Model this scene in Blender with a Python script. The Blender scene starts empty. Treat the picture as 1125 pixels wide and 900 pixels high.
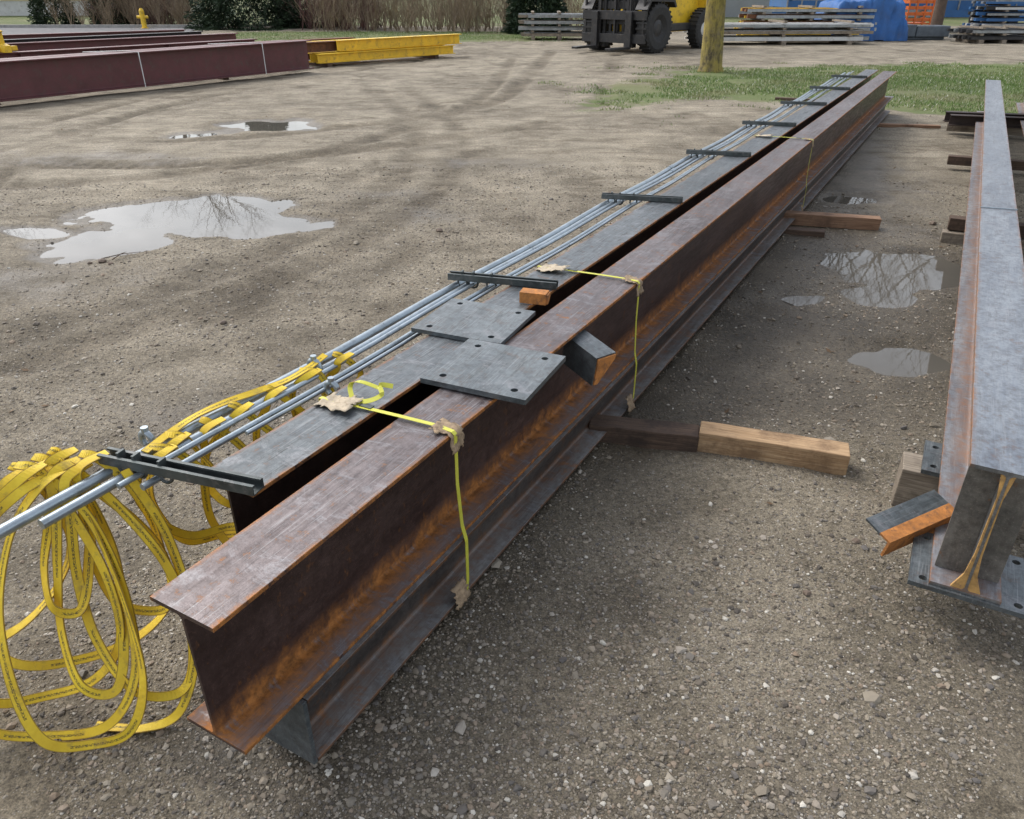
import bpy, math, random
import numpy as np
from mathutils import Vector, Matrix, noise as mnoise
random.seed(7); rng=np.random.default_rng(11)
scn=bpy.context.scene
scn.view_settings.view_transform='Standard'; scn.view_settings.look='None'; scn.view_settings.exposure=0

# ------------------------------------------------------------------ nodes
def nd(nt,t,ins=None,**props):
    n=nt.nodes.new(t)
    for k,v in props.items(): setattr(n,k,v)
    for k,v in (ins or {}).items():
        s=n.inputs[k]
        if isinstance(v,bpy.types.NodeSocket): nt.links.new(v,s)
        else: s.default_value=v
    return n
def c4(c): return (c[0],c[1],c[2],1) if len(c)==3 else c
def mix(nt,f,a,b,mode='MIX'):
    n=nt.nodes.new('ShaderNodeMix'); n.data_type='RGBA'; n.blend_type=mode
    for i,v in ((0,f),(6,a),(7,b)):
        if isinstance(v,bpy.types.NodeSocket): nt.links.new(v,n.inputs[i])
        else: n.inputs[i].default_value=v if i==0 else c4(v)
    return n.outputs[2]
def mth(nt,op,a,b=0.0,clamp=False):
    n=nd(nt,'ShaderNodeMath',{0:a,1:b},operation=op); n.use_clamp=clamp; return n.outputs[0]
def mapr(nt,v,a,b,c=0.0,d=1.0):
    return nd(nt,'ShaderNodeMapRange',{0:v,1:a,2:b,3:c,4:d}).outputs[0]
def nz(nt,vec,scale,detail=4,rough=.55,dist=0.0):
    return nd(nt,'ShaderNodeTexNoise',{'Vector':vec,'Scale':scale,'Detail':detail,'Roughness':rough,'Distortion':dist}).outputs[0]
def sc(nt,vec,s,loc=(0,0,0),rot=(0,0,0)):
    return nd(nt,'ShaderNodeMapping',{'Vector':vec,'Scale':s,'Location':loc,'Rotation':rot}).outputs[0]
def newmat(name):
    m=bpy.data.materials.new(name); m.use_nodes=True
    nt=m.node_tree; return m,nt,nt.nodes['Principled BSDF']
def setb(nt,b,**kw):
    names={'color':'Base Color','rough':'Roughness','metal':'Metallic','normal':'Normal','ior':'IOR','spec':'Specular IOR Level'}
    for k,v in kw.items():
        s=b.inputs[names[k]]
        if isinstance(v,bpy.types.NodeSocket): nt.links.new(v,s)
        else: s.default_value=c4(v) if k=='color' else v
def bump(nt,h,strength=.3,dist=.01,normal=None):
    ins={'Height':h,'Strength':strength,'Distance':dist}
    if normal is not None: ins['Normal']=normal
    return nd(nt,'ShaderNodeBump',ins).outputs[0]
def simple(name,col,rough=.6,metal=0,var=.25,scale=6,dirt=None,bmp=.1):
    m,nt,b=newmat(name); tc=nd(nt,'ShaderNodeTexCoord').outputs['Object']
    n=nz(nt,tc,scale,4,.65)
    lo=tuple(c*(1-var) for c in col); hi=tuple(min(1,c*(1+var)) for c in col)
    c=mix(nt,mapr(nt,n,.3,.7),lo,hi)
    if dirt:
        n2=nz(nt,tc,scale*2.3,5,.7)
        c=mix(nt,mapr(nt,n2,.52,.68,0,.8),c,dirt)
    setb(nt,b,color=c,rough=mapr(nt,n,.3,.7,rough*.8,min(1,rough*1.2)),metal=metal,normal=bump(nt,n,bmp,.01))
    return m

# ------------------------------------------------------------------ mesh builder
class MB:
    def __init__(s): s.v=[];s.f=[];s.m=[];s.sm=[]
    def add(s,vs,fs,m=0,smooth=False):
        o=len(s.v); s.v+= [tuple(v) for v in vs]
        for f in fs: s.f.append([i+o for i in f]); s.m.append(m); s.sm.append(smooth)
    def box(s,x0,x1,y0,y1,z0,z1,m=0,M=None):
        vs=[Vector((x,y,z)) for z in (z0,z1) for x,y in ((x0,y0),(x1,y0),(x1,y1),(x0,y1))]
        if M: vs=[M@v for v in vs]
        s.add(vs,[(3,2,1,0),(4,5,6,7),(0,1,5,4),(1,2,6,5),(2,3,7,6),(3,0,4,7)],m)
    def prism(s,poly,x0,x1,m=0,M=None,smooth=False):
        n=len(poly)
        vs=[Vector((x0,p[0],p[1])) for p in poly]+[Vector((x1,p[0],p[1])) for p in poly]
        if M: vs=[M@v for v in vs]
        s.add(vs,[(i,(i+1)%n,n+(i+1)%n,n+i) for i in range(n)],m,smooth)
        s.add(vs,[tuple(range(n-1,-1,-1)),tuple(range(n,2*n))],m)
    def tube(s,pts,rad,n=8,m=0,smooth=True,cap=True):
        pts=[Vector(p) for p in pts]
        if not hasattr(rad,'__len__'): rad=[rad]*len(pts)
        vs=[];up=None
        for i,p in enumerate(pts):
            t=(pts[min(i+1,len(pts)-1)]-pts[max(i-1,0)]).normalized()
            if up is None: up=Vector((0,0,1)) if abs(t.z)<.9 else Vector((1,0,0))
            a=t.cross(up)
            if a.length<1e-4: a=t.orthogonal()
            a.normalize(); b=a.cross(t).normalized(); up=b
            for k in range(n):
                an=2*math.pi*k/n; vs.append(p+(a*math.cos(an)+b*math.sin(an))*rad[i])
        fs=[]
        for i in range(len(pts)-1):
            for k in range(n):
                fs.append((i*n+k,i*n+(k+1)%n,(i+1)*n+(k+1)%n,(i+1)*n+k))
        s.add(vs,fs,m,smooth)
        if cap:
            s.add(vs[:n],[tuple(range(n))],m); s.add(vs[-n:],[tuple(range(n-1,-1,-1))],m)
    def lathe(s,prof,M,n=24,m=0):
        vs=[];k=len(prof)
        for j in range(n):
            a=2*math.pi*j/n
            for r,y in prof: vs.append(M@Vector((r*math.cos(a),y,r*math.sin(a))))
        fs=[]
        for j in range(n):
            for i in range(k-1):
                fs.append((j*k+i,j*k+i+1,((j+1)%n)*k+i+1,((j+1)%n)*k+i))
        s.add(vs,fs,m,False)
    def obj(s,name,mats,M=None,bevel=0,parent=None):
        me=bpy.data.meshes.new(name); me.from_pydata(s.v,[],s.f)
        me.polygons.foreach_set('material_index',s.m); me.polygons.foreach_set('use_smooth',s.sm)
        for m in mats: me.materials.append(m)
        me.update()
        o=bpy.data.objects.new(name,me); scn.collection.objects.link(o)
        if M is not None: o.matrix_world=M
        if bevel:
            md=o.modifiers.new('bevel','BEVEL'); md.width=bevel; md.segments=2; md.limit_method='ANGLE'; md.angle_limit=math.radians(35)
        if parent: o.parent=parent
        return o
def npmesh(name,V,F,mat,attrs=None,smooth=False):
    me=bpy.data.meshes.new(name); V=np.asarray(V,dtype=np.float32); F=np.asarray(F,dtype=np.int32)
    k=F.shape[1]
    me.vertices.add(len(V)); me.vertices.foreach_set('co',V.ravel())
    me.loops.add(F.size); me.loops.foreach_set('vertex_index',F.ravel())
    me.polygons.add(len(F)); me.polygons.foreach_set('loop_start',np.arange(0,F.size,k,dtype=np.int32))
    try: me.polygons.foreach_set('loop_total',np.full(len(F),k,dtype=np.int32))
    except Exception: pass
    me.polygons.foreach_set('use_smooth',np.full(len(F),smooth,dtype=bool))
    for an,av in (attrs or {}).items():
        a=me.attributes.new(an,'FLOAT','POINT'); a.data.foreach_set('value',np.asarray(av,dtype=np.float32))
    me.update(calc_edges=True); me.validate()
    if mat: me.materials.append(mat)
    o=bpy.data.objects.new(name,me); scn.collection.objects.link(o); return o
def empty(name,M=None):
    e=bpy.data.objects.new(name,None); scn.collection.objects.link(e)
    if M is not None: e.matrix_world=M
    return e
def adopt(ch,par):
    ch.parent=par; ch.matrix_parent_inverse=par.matrix_world.inverted()

# ------------------------------------------------------------------ camera
cam=bpy.data.objects.new('camera',bpy.data.cameras.new('camera')); scn.collection.objects.link(cam)
cam.data.sensor_width=36; cam.data.lens=832/1125*36; cam.data.clip_end=2000; cam.data.clip_start=.05
pitch=math.atan(462/832)
cam.location=(0,0,1.62); cam.rotation_euler=(math.pi/2-pitch,0,0); scn.camera=cam

# ------------------------------------------------------------------ world + sun
SE,SR=math.radians(50),math.radians(-50)
w=bpy.data.worlds.new('World'); scn.world=w; w.use_nodes=True; nt=w.node_tree; bg=nt.nodes['Background']
sky=nd(nt,'ShaderNodeTexSky',sky_type='NISHITA'); sky.sun_disc=False; sky.sun_elevation=SE; sky.sun_rotation=SR
sky.dust_density=3; sky.air_density=1.1; sky.ozone_density=1.5
hs=nd(nt,'ShaderNodeHueSaturation',{'Saturation':.40,'Value':1.45,'Color':sky.outputs[0]}).outputs[0]
tcw=nd(nt,'ShaderNodeTexCoord').outputs['Generated']
cl=nz(nt,sc(nt,tcw,(1.2,1.2,3.5)),2.6,6,.6,.3)
hs=mix(nt,mapr(nt,cl,.38,.62),hs,mix(nt,1.0,hs,(1.6,1.56,1.52),'MULTIPLY'))
nt.links.new(hs,bg.inputs[0]); bg.inputs[1].default_value=.15
sl=bpy.data.lights.new('sun','SUN'); sl.energy=1.3; sl.angle=math.radians(18); sl.color=(1,.98,.95)
so=bpy.data.objects.new('sun',sl); scn.collection.objects.link(so)
sd=Vector((math.sin(SR)*math.cos(SE),math.cos(SR)*math.cos(SE),math.sin(SE)))
so.rotation_euler=sd.to_track_quat('Z','Y').to_euler()

# ------------------------------------------------------------------ ground
T=rng.random((256,256))
def vn(x,y,o=0):
    xi=np.floor(x).astype(int); yi=np.floor(y).astype(int); fx=x-xi; fy=y-yi
    fx=fx*fx*(3-2*fx); fy=fy*fy*(3-2*fy); xi+=o*37; yi+=o*91
    g=lambda a,b:T[a&255,b&255]
    return (g(xi,yi)*(1-fx)+g(xi+1,yi)*fx)*(1-fy)+(g(xi,yi+1)*(1-fx)+g(xi+1,yi+1)*fx)*fy-.5
def fbm(x,y,o=0,n=4):
    r=0;a=1
    for i in range(n): r=r+a*vn(x*2**i+i*13.7,y*2**i-i*7.1,o+i); a*=.5
    return r
WL=-.022
PUD=[(-2.75,6.25,.80,.58,0,.048),(-3.0,5.55,.42,.38,.2,.045),(-1.95,5.95,.48,.28,0,.040),(-3.65,5.75,.35,.14,-.3,.034),
     (-3.25,10.95,.62,.5,-.3,.045),(-4.0,10.2,.5,.25,.6,.032),
     (2.55,4.85,.45,.46,-.3,.045),(2.25,4.35,.25,.2,0,.036),
     (1.95,3.42,.33,.2,.1,.038),(3.0,6.8,.3,.18,0,.036),(1.7,4.3,.3,.16,.4,.026),(-6.8,8.8,.8,.3,.8,.03)]
def polydist(x,y,pts):
    best=np.full(x.shape,1e9); al=np.zeros(x.shape); acc=0
    for (x0,y0),(x1,y1) in zip(pts[:-1],pts[1:]):
        dx,dy=x1-x0,y1-y0; L=math.hypot(dx,dy)
        t=np.clip(((x-x0)*dx+(y-y0)*dy)/L**2,0,1)
        d=np.hypot(x-x0-t*dx,y-y0-t*dy); mk=d<best
        best=np.where(mk,d,best); al=np.where(mk,acc+t*L,al); acc+=L
    return best,al
def smooth_curve(p,n=6):
    out=[]
    for i in range(len(p)-1):
        p0=p[max(i-1,0)];p1=p[i];p2=p[i+1];p3=p[min(i+2,len(p)-1)]
        for k in range(n):
            t=k/n
            out.append(tuple(.5*((2*b)+(-a+c)*t+(2*a-5*b+4*c-d)*t*t+(-a+3*b-3*c+d)*t**3) for a,b,c,d in zip(p0,p1,p2,p3)))
    out.append(tuple(p[-1])); return out
RUTS=[(smooth_curve([(-2.6,2.6),(-3.25,4.1),(-3.9,5.0),(-4.9,7.2),(-5.6,10),(-5.2,14),(-3,20),(0,28)],5),.13,.03),
      (smooth_curve([(-3.1,2.6),(-3.7,4.1),(-4.4,5.2),(-5.6,7.4),(-6.4,10),(-6,14.5),(-4,21),(-1,29)],5),.13,.026),
      (smooth_curve([(-7.5,9),(-4.5,8.2),(-2,8.9),(1,12),(2,17),(3,24)],5),.18,.022),
      (smooth_curve([(-8,10.5),(-4.5,9.7),(-2.6,10.4),(-.4,13),(.4,18),(1.2,25)],5),.18,.020),
      (smooth_curve([(-9,7.2),(-5.5,7.0),(-3.2,7.9),(-1.6,10),(-.5,14),(0,22)],5),.15,.014),
      (smooth_curve([(-2.4,3.4),(-1.2,5.2),(-.6,8),(-1.0,12),(-3,18)],5),.15,.013),
      (smooth_curve([(-2.9,3.3),(-1.7,5.2),(-1.1,8),(-1.6,12),(-3.8,18)],5),.15,.011)]
def field(x,y):
    far=np.clip(1-(np.hypot(x,y)-20)/60,0,1)
    z=.012*fbm(x*.9,y*.9,1)+.011*fbm(x*4,y*4,5,3)*far+.03*fbm(x*.12,y*.12,9,2)*np.clip((np.hypot(x,y)-6)/10,0,1)
    pd=np.zeros(x.shape)
    for cx,cy,rx,ry,ro,dp in PUD:
        dx=x-cx;dy=y-cy; u=(dx*math.cos(ro)+dy*math.sin(ro))/rx; v=(-dx*math.sin(ro)+dy*math.cos(ro))/ry
        d=np.sqrt(u*u+v*v)+.5*fbm(x*3,y*3,12,5)
        S=np.clip(1.45-d,0,1)/1.45*1.6; S=np.clip(S,0,1); pd=np.maximum(pd,dp*S*S*(3-2*S)*1.05)
    z=z-pd
    tr=np.zeros(x.shape)
    for pts,wd,dp in RUTS:
        xs=[p[0] for p in pts];ys=[p[1] for p in pts]
        mk=(x>min(xs)-1)&(x<max(xs)+1)&(y>min(ys)-1)&(y<max(ys)+1)
        d=np.full(x.shape,9.);a=np.zeros(x.shape)
        if mk.any():
            dd,aa=polydist(x[mk],y[mk],pts); d[mk]=dd;a[mk]=aa
        k=np.exp(-(d/wd)**4); fade=np.clip(.55+1.5*fbm(x*.5,y*.5,20,2),0,1)
        z=z-dp*k*fade*(.75+.35*np.sin(a*2*math.pi/.13+d*14)) + dp*.5*np.exp(-((d-wd*1.4)/.05)**2)*fade
        tr=np.maximum(tr,k*fade*min(1,dp/.016))
    return z,pd,tr
def axis(a,b,h,lo,hi,g=1.07):
    c=list(np.arange(a,b+h/2,h)); s=h;p=c[-1]
    while p<hi: s*=g;p+=s;c.append(p)
    s=h;p=c[0];L=[]
    while p>lo: s*=g;p-=s;L.append(p)
    return np.array(L[::-1]+c)
gx=axis(-4.6,3.6,.028,-400,400,1.035); gy=axis(.9,7.6,.028,-120,900,1.028)
X,Y=np.meshgrid(gx,gy); Z,PD,TR=field(X,Y)
def inpoly(x,y,P):
    r=np.zeros(x.shape,bool);j=len(P)-1
    for i in range(len(P)):
        xi,yi=P[i];xj,yj=P[j]
        r^=((yi>y)!=(yj>y))&(x<(xj-xi)*(y-yi)/(yj-yi+1e-12)+xi); j=i
    return r
GR=[(.9,12.3),(1.7,15.6),(3.2,17.6),(5.5,19.4),(11,20.6),(26,21),(26,11),(9,10.6),(6.6,11.0),(5.0,12.9),(3.2,13.6)]
GL=[(-12,29.8),(-7,29.2),(-2,29.6),(1.2,29.9),(3,33),(3,37),(-12,37)]
def grassmask(x,y):
    g=np.full(x.shape,-5.)
    for P in (GR,GL):
        d,_=polydist(x,y,P+[P[0]]); g=np.maximum(g,np.where(inpoly(x,y,P),d,-d))
    far=np.where(y>42,y-42,-5.); g=np.maximum(g,far); g=np.maximum(g,np.where(np.hypot(x,y)>60,1,-5.))
    g=np.maximum(g,.9-np.hypot(x-4.4,y-18.3))
    return np.clip(g,-1,1)
GM=grassmask(X,Y)
ny,nx=X.shape
idx=np.arange(nx*ny).reshape(ny,nx)
F=np.stack([idx[:-1,:-1],idx[:-1,1:],idx[1:,1:],idx[1:,:-1]],-1).reshape(-1,4)

m_g,nt,b=newmat('gravel_dirt'); geo=nd(nt,'ShaderNodeNewGeometry'); P=geo.outputs['Position']
at=lambda n:nd(nt,'ShaderNodeAttribute',attribute_name=n).outputs['Fac']
big=nz(nt,P,.35,3,.6); med=nz(nt,P,2.2,5,.7); fine=nz(nt,P,45,4,.75); grit=nz(nt,P,200,2,.7)
dist=nd(nt,'ShaderNodeVectorMath',{0:P,1:(0,0,0)},operation='DISTANCE').outputs['Value']
farf=mapr(nt,dist,2.5,9.0)
dirt=mix(nt,mapr(nt,med,.35,.65),(.105,.090,.066),(.225,.196,.148))
dry=mix(nt,mapr(nt,med,.32,.68),(.185,.162,.122),(.385,.345,.27))
dryf=mth(nt,'ADD',mth(nt,'MULTIPLY',farf,.6),mapr(nt,big,.38,.66,-.25,.55),True)
col=mix(nt,dryf,dirt,dry)
col=mix(nt,1.0,col,mix(nt,mapr(nt,fine,.3,.7),(.48,.47,.46),(1.5,1.48,1.44)),'MULTIPLY')
col=mix(nt,1.0,col,mix(nt,mapr(nt,grit,.3,.7),(.52,.52,.52),(1.5,1.5,1.5)),'MULTIPLY')
def pebbles(scale,thr,col,mask):
    vo=nd(nt,'ShaderNodeTexVoronoi',{'Vector':sc(nt,P,(1,1.13,1)),'Scale':scale,'Randomness':1.0})
    d=vo.outputs['Distance']; cc=nd(nt,'ShaderNodeSeparateColor',{0:vo.outputs['Color']})
    on=mth(nt,'GREATER_THAN',cc.outputs[0],thr); rad=mapr(nt,cc.outputs[2],0,1,.22,.46)
    f=mth(nt,'MULTIPLY',mth(nt,'MULTIPLY',on,mth(nt,'LESS_THAN',d,rad)),mask,True)
    rp=nd(nt,'ShaderNodeValToRGB',{0:cc.outputs[1]}); e=rp.color_ramp.elements
    e[0].color=(.07,.06,.05,1); e[1].color=(.54,.51,.45,1)
    for p,k in ((.3,(.17,.14,.10,1)),(.55,(.28,.245,.19,1)),(.8,(.20,.19,.18,1))):
        q=e.new(p); q.color=k
    return mix(nt,f,col,rp.outputs[0]),mth(nt,'MULTIPLY',mapr(nt,d,.05,.42,1,0),on)
pm=mapr(nt,med,.36,.6,.25,1)
h0=mth(nt,'ADD',mth(nt,'MULTIPLY',fine,1.1),mth(nt,'MULTIPLY',grit,.4))
col,_=pebbles(150,.25,col,mth(nt,'MULTIPLY',pm,.75))
col,hp=pebbles(70,.6,col,mth(nt,'MULTIPLY',pm,.8))
h2=mth(nt,'ADD',h0,mth(nt,'MULTIPLY',hp,.7))
damp=at('damp'); track=at('track'); gm=at('grass')
dn=mth(nt,'ADD',damp,mapr(nt,med,.3,.7,-.28,.28))
dampf=mapr(nt,dn,.22,.60)
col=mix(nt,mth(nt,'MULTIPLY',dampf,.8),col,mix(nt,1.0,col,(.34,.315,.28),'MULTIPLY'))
col=mix(nt,mth(nt,'MULTIPLY',track,.85),col,mix(nt,1.0,col,(.48,.45,.41),'MULTIPLY'))
wp=nz(nt,sc(nt,P,(1,.7,1)),1.1,5,.68,.6)
col=mix(nt,mapr(nt,wp,.52,.66,0,.75),col,mix(nt,1.0,col,(.46,.43,.39),'MULTIPLY'))
col=mix(nt,mapr(nt,wp,.44,.32,0,.35),col,mix(nt,1.0,col,(1.3,1.28,1.24),'MULTIPLY'))
# drag / wheel streaks sweeping across the lot
st=nz(nt,sc(nt,P,(.55,3.2,1),rot=(0,0,-.5)),1.6,5,.7,.8)
col=mix(nt,mth(nt,'MULTIPLY',mapr(nt,st,.50,.64,0,.7),mapr(nt,dist,3,7)),col,mix(nt,1.0,col,(.60,.57,.53),'MULTIPLY'))
gn=mth(nt,'ADD',gm,mapr(nt,nz(nt,P,1.6,5,.7),.25,.75,-.9,.75))
gcol=mix(nt,fine,(.04,.085,.015),(.15,.20,.05))
gcol=mix(nt,mapr(nt,big,.44,.62,.1,.6),gcol,(.20,.17,.10))
col=mix(nt,mth(nt,'MULTIPLY',mapr(nt,gn,-.1,.25),.85),col,gcol)
rg=mapr(nt,dampf,0,1,.92,.45)
setb(nt,b,color=col,rough=rg,spec=.35,normal=bump(nt,h2,1.0,.006))

wet=np.clip(PD/.045,0,1)
def bl(cx,cy,rx,ry): return np.exp(-(((X-cx)/rx)**2+((Y-cy)/ry)**2))
damp=wet*1.5+.75*bl(2.2,4.3,1.0,1.9)+.6*bl(1.0,3.4,.9,.7)+.5*bl(1.6,1.3,.7,.35)+.5*bl(3.4,7.5,1,2)+.5*bl(-1.3,2.9,.6,.4)+.4*bl(-.2,8.3,1.3,.5)+.5*bl(-3.2,4.6,.9,.5)+.4*bl(.4,1.0,.6,.3)+.5*bl(-4.5,8.6,1.4,.5)+.45*bl(-5,6.5,.8,.8)+.45*bl(-.7,6.2,.4,.5)+.4*bl(-1.2,6.9,.7,.25)
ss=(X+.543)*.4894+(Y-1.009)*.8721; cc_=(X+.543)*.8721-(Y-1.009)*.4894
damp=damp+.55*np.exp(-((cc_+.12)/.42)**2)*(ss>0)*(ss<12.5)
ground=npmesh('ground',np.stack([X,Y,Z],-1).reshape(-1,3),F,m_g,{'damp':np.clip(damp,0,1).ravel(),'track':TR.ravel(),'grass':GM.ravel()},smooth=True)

m_w,nt,b=newmat('muddy_water'); P=nd(nt,'ShaderNodeNewGeometry').outputs['Position']
setb(nt,b,color=mix(nt,nz(nt,P,1.5,3),(.07,.066,.058),(.14,.128,.106)),rough=.015,ior=1.31,normal=bump(nt,nz(nt,P,9,2,.5),.02,.01))
def disc(name,cx,cy,rx,ry,z):
    mb=MB(); n=40
    mb.add([(cx+rx*math.cos(2*math.pi*i/n),cy+ry*math.sin(2*math.pi*i/n),z) for i in range(n)],[tuple(range(n))]); return mb.obj(name,[m_w])
for i,(cx,cy,rx,ry) in enumerate([(-2.75,6.0,1.6,1.3),(-3.5,10.7,1.2,1.1),(2.4,4.7,.85,.9),(1.95,3.42,.55,.45),(3.0,6.8,.6,.5)]):
    disc('puddle_water',cx,cy,rx,ry,WL-.0005*i)

# ------------------------------------------------------------------ loose gravel (one mesh)
ph=(1+5**.5)/2
ico=np.array([(-1,ph,0),(1,ph,0),(-1,-ph,0),(1,-ph,0),(0,-1,ph),(0,1,ph),(0,-1,-ph),(0,1,-ph),(ph,0,-1),(ph,0,1),(-ph,0,-1),(-ph,0,1)])/math.hypot(1,ph)
icf=np.array([(0,11,5),(0,5,1),(0,1,7),(0,7,10),(0,10,11),(1,5,9),(5,11,4),(11,10,2),(10,7,6),(7,1,8),(3,9,4),(3,4,2),(3,2,6),(3,6,8),(3,8,9),(4,9,5),(2,4,11),(6,2,10),(8,6,7),(9,8,1)])
NG=165000
r_=.75+ (rng.random(NG)**1.3)*7.5; az=(rng.random(NG)-.5)*2*.72
px=np.sin(az)*r_*1.12; py=np.cos(az)*r_
keep=(1.3*fbm(px*1.2,py*1.2,31,4)+.8*fbm(px*.4,py*.4,33,2)+rng.random(NG)*.8>.2)
px=px[keep];py=py[keep]
zz,pdd,_=field(px,py); k=zz>WL+.002; px=px[k];py=py[k];zz=zz[k]; n=len(px)
sz=np.clip(rng.lognormal(math.log(.0024),.52,n),.0011,.010)*(1+.04*np.hypot(px,py))
big_=rng.random(n)<.005; sz=np.where(big_,sz*2.0+.003,sz)
S3=sz[:,None]*np.stack([.8+.6*rng.random(n),.7+.5*rng.random(n),.45+.3*rng.random(n)],-1)
V=ico[None]*(1+.35*(rng.random((n,12,1))-.5)*2)*S3[:,None]
an=rng.random(n)*6.283; ca,sa=np.cos(an)[:,None],np.sin(an)[:,None]
V=np.stack([V[...,0]*ca-V[...,1]*sa,V[...,0]*sa+V[...,1]*ca,V[...,2]],-1)+np.stack([px,py,zz+S3[:,2]*.3],-1)[:,None]
Fg=(icf[None]+12*np.arange(n)[:,None,None]).reshape(-1,3)
m_p,nt,b=newmat('pebbles'); ge=nd(nt,'ShaderNodeNewGeometry'); gi=ge.outputs['Random Per Island']
rp=nd(nt,'ShaderNodeValToRGB',{0:gi}); e=rp.color_ramp.elements; e[0].color=(.07,.06,.05,1); e[1].color=(.56,.53,.46,1)
for p_,k_ in ((.2,(.17,.14,.105)),(.4,(.26,.225,.17)),(.55,(.11,.10,.092)),(.72,(.32,.28,.22)),(.82,(.22,.165,.115)),(.95,(.40,.37,.32))):
    q=e.new(p_); q.color=c4(k_)
pn=nz(nt,sc(nt,ge.outputs['Position'],(1,.7,1)),1.1,2,.65,.6)
pc=mix(nt,mapr(nt,pn,.53,.68,0,.55),rp.outputs[0],mix(nt,1.0,rp.outputs[0],(.5,.48,.45),'MULTIPLY'))
setb(nt,b,color=pc,rough=.75)
npmesh('gravel',V.reshape(-1,3),Fg,m_p,smooth=False)

# ------------------------------------------------------------------ steel
def steel(name,top,side,w,d,tf,rust=(.38,.15,.035),fillet=.05,edge=.8,spots=.5,metal=.35,rough=.5,flam=1.0,streak=.5,sspot=.5):
    m,nt,b=newmat(name); tcn=nd(nt,'ShaderNodeTexCoord'); tc=tcn.outputs['Object']
    xyz=nd(nt,'ShaderNodeSeparateXYZ',{0:tc}); nrm=nd(nt,'ShaderNodeSeparateXYZ',{0:tcn.outputs['Normal']})
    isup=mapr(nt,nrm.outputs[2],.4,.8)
    n1=nz(nt,sc(nt,tc,(.8,3,3)),2.2,3,.65); n2=nz(nt,tc,34,5,.75); n3=nz(nt,sc(nt,tc,(1.2,14,14)),3.5,5,.78,.3); n4=nz(nt,sc(nt,tc,(2.2,1,1)),7,6,.8,.5)
    n5=nz(nt,sc(nt,tc,(4,150,150)),2,2,.6); n6=nz(nt,tc,160,2,.7)
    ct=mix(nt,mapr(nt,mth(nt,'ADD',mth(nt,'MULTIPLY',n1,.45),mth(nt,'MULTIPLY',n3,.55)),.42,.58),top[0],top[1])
    ct=mix(nt,mapr(nt,n2,.4,.62,0,.65),ct,mix(nt,1.0,ct,(.40,.38,.38),'MULTIPLY'))
    ct=mix(nt,mapr(nt,n3,.56,.64,0,streak),ct,mix(nt,1.0,ct,(.33,.31,.31),'MULTIPLY'))
    ct=mix(nt,mapr(nt,n4,.46,.36,0,.45),ct,(.29,.29,.305))
    ct=mix(nt,mapr(nt,n5,.58,.68,0,.35),ct,(.36,.37,.38))
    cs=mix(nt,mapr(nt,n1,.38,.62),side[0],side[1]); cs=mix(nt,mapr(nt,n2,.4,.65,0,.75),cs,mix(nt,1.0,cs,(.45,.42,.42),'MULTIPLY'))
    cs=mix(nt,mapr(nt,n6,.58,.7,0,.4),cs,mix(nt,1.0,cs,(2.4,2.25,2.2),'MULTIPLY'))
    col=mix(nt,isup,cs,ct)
    rs=mapr(nt,mth(nt,'ADD',mth(nt,'MULTIPLY',n4,.6),mth(nt,'MULTIPLY',n2,.4)),.55,.63,0,spots)
    rs=mth(nt,'MULTIPLY',rs,mapr(nt,isup,0,1,sspot,1))
    rcol=mix(nt,mapr(nt,n2,.36,.62),tuple(c*.36 for c in rust),rust)
    col=mix(nt,rs,col,rcol)
    z=xyz.outputs[2]; nn=mapr(nt,n4,.36,.64,-1,1)
    fl=mapr(nt,z,tf+.001,tf+fillet,1,0); fl=mth(nt,'MULTIPLY',mth(nt,'ADD',fl,mth(nt,'MULTIPLY',nn,mth(nt,'MULTIPLY',fl,.8))),mth(nt,'LESS_THAN',z,d*.7),True)
    flo=mth(nt,'MULTIPLY',mth(nt,'MULTIPLY',fl,mth(nt,'GREATER_THAN',z,tf*.6)),flam)
    ay=mth(nt,'ABSOLUTE',xyz.outputs[1])
    inner=mapr(nt,ay,w*.12,w*.42,1,.2)
    col=mix(nt,mth(nt,'MULTIPLY',flo,inner),col,rcol)
    eg=mth(nt,'MULTIPLY',mth(nt,'GREATER_THAN',ay,w/2-.0015),mapr(nt,n4,.34,.50,0,edge))
    col=mix(nt,eg,col,rcol)
    tl=mth(nt,'MULTIPLY',mapr(nt,ay,w/2-.014,w/2,0,1),mapr(nt,n4,.42,.56,0,edge)); col=mix(nt,tl,col,rcol)
    rusty=mth(nt,'MAXIMUM',mth(nt,'MAXIMUM',flo,eg),rs)
    setb(nt,b,color=col,metal=mapr(nt,rusty,0,1,metal,0),rough=mth(nt,'ADD',mapr(nt,rusty,0,1,rough,.9),mapr(nt,n3,.35,.65,-.13,.15)),
         normal=bump(nt,mth(nt,'ADD',n2,mth(nt,'MULTIPLY',n6,.4)),.35,.002))
    return m
def iprof(w,d,tw,tf,r=.011):
    R=[(w/2,0),(w/2,tf)]
    for k in range(5):
        a=math.radians(270-90*k/4); R.append((tw/2+r+r*math.cos(a),tf+r+r*math.sin(a)))
    for k in range(5):
        a=math.radians(180-90*k/4); R.append((tw/2+r+r*math.cos(a),d-tf-r+r*math.sin(a)))
    R+=[(w/2,d-tf),(w/2,d)]
    return R+[(-y,z) for y,z in reversed(R)]
def frame(o,ang):
    u=Vector((math.sin(ang),math.cos(ang),0)); l=Vector((-math.cos(ang),math.sin(ang),0))
    M=Matrix.Identity(4); M.col[0][:3]=u; M.col[1][:3]=l; M.col[2][:3]=(0,0,1); M.col[3][:3]=o; return M
BA=math.radians(29.3); M0=frame((-.543,1.009,0),BA)
def Lm(s,c,z,rz=0): return M0@Matrix.Translation((s,-c,z))@Matrix.Rotation(rz,4,'Z')
W,D,TF,TW=.173,.352,.0105,.007; ZB=.252; ZL=.045
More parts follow.
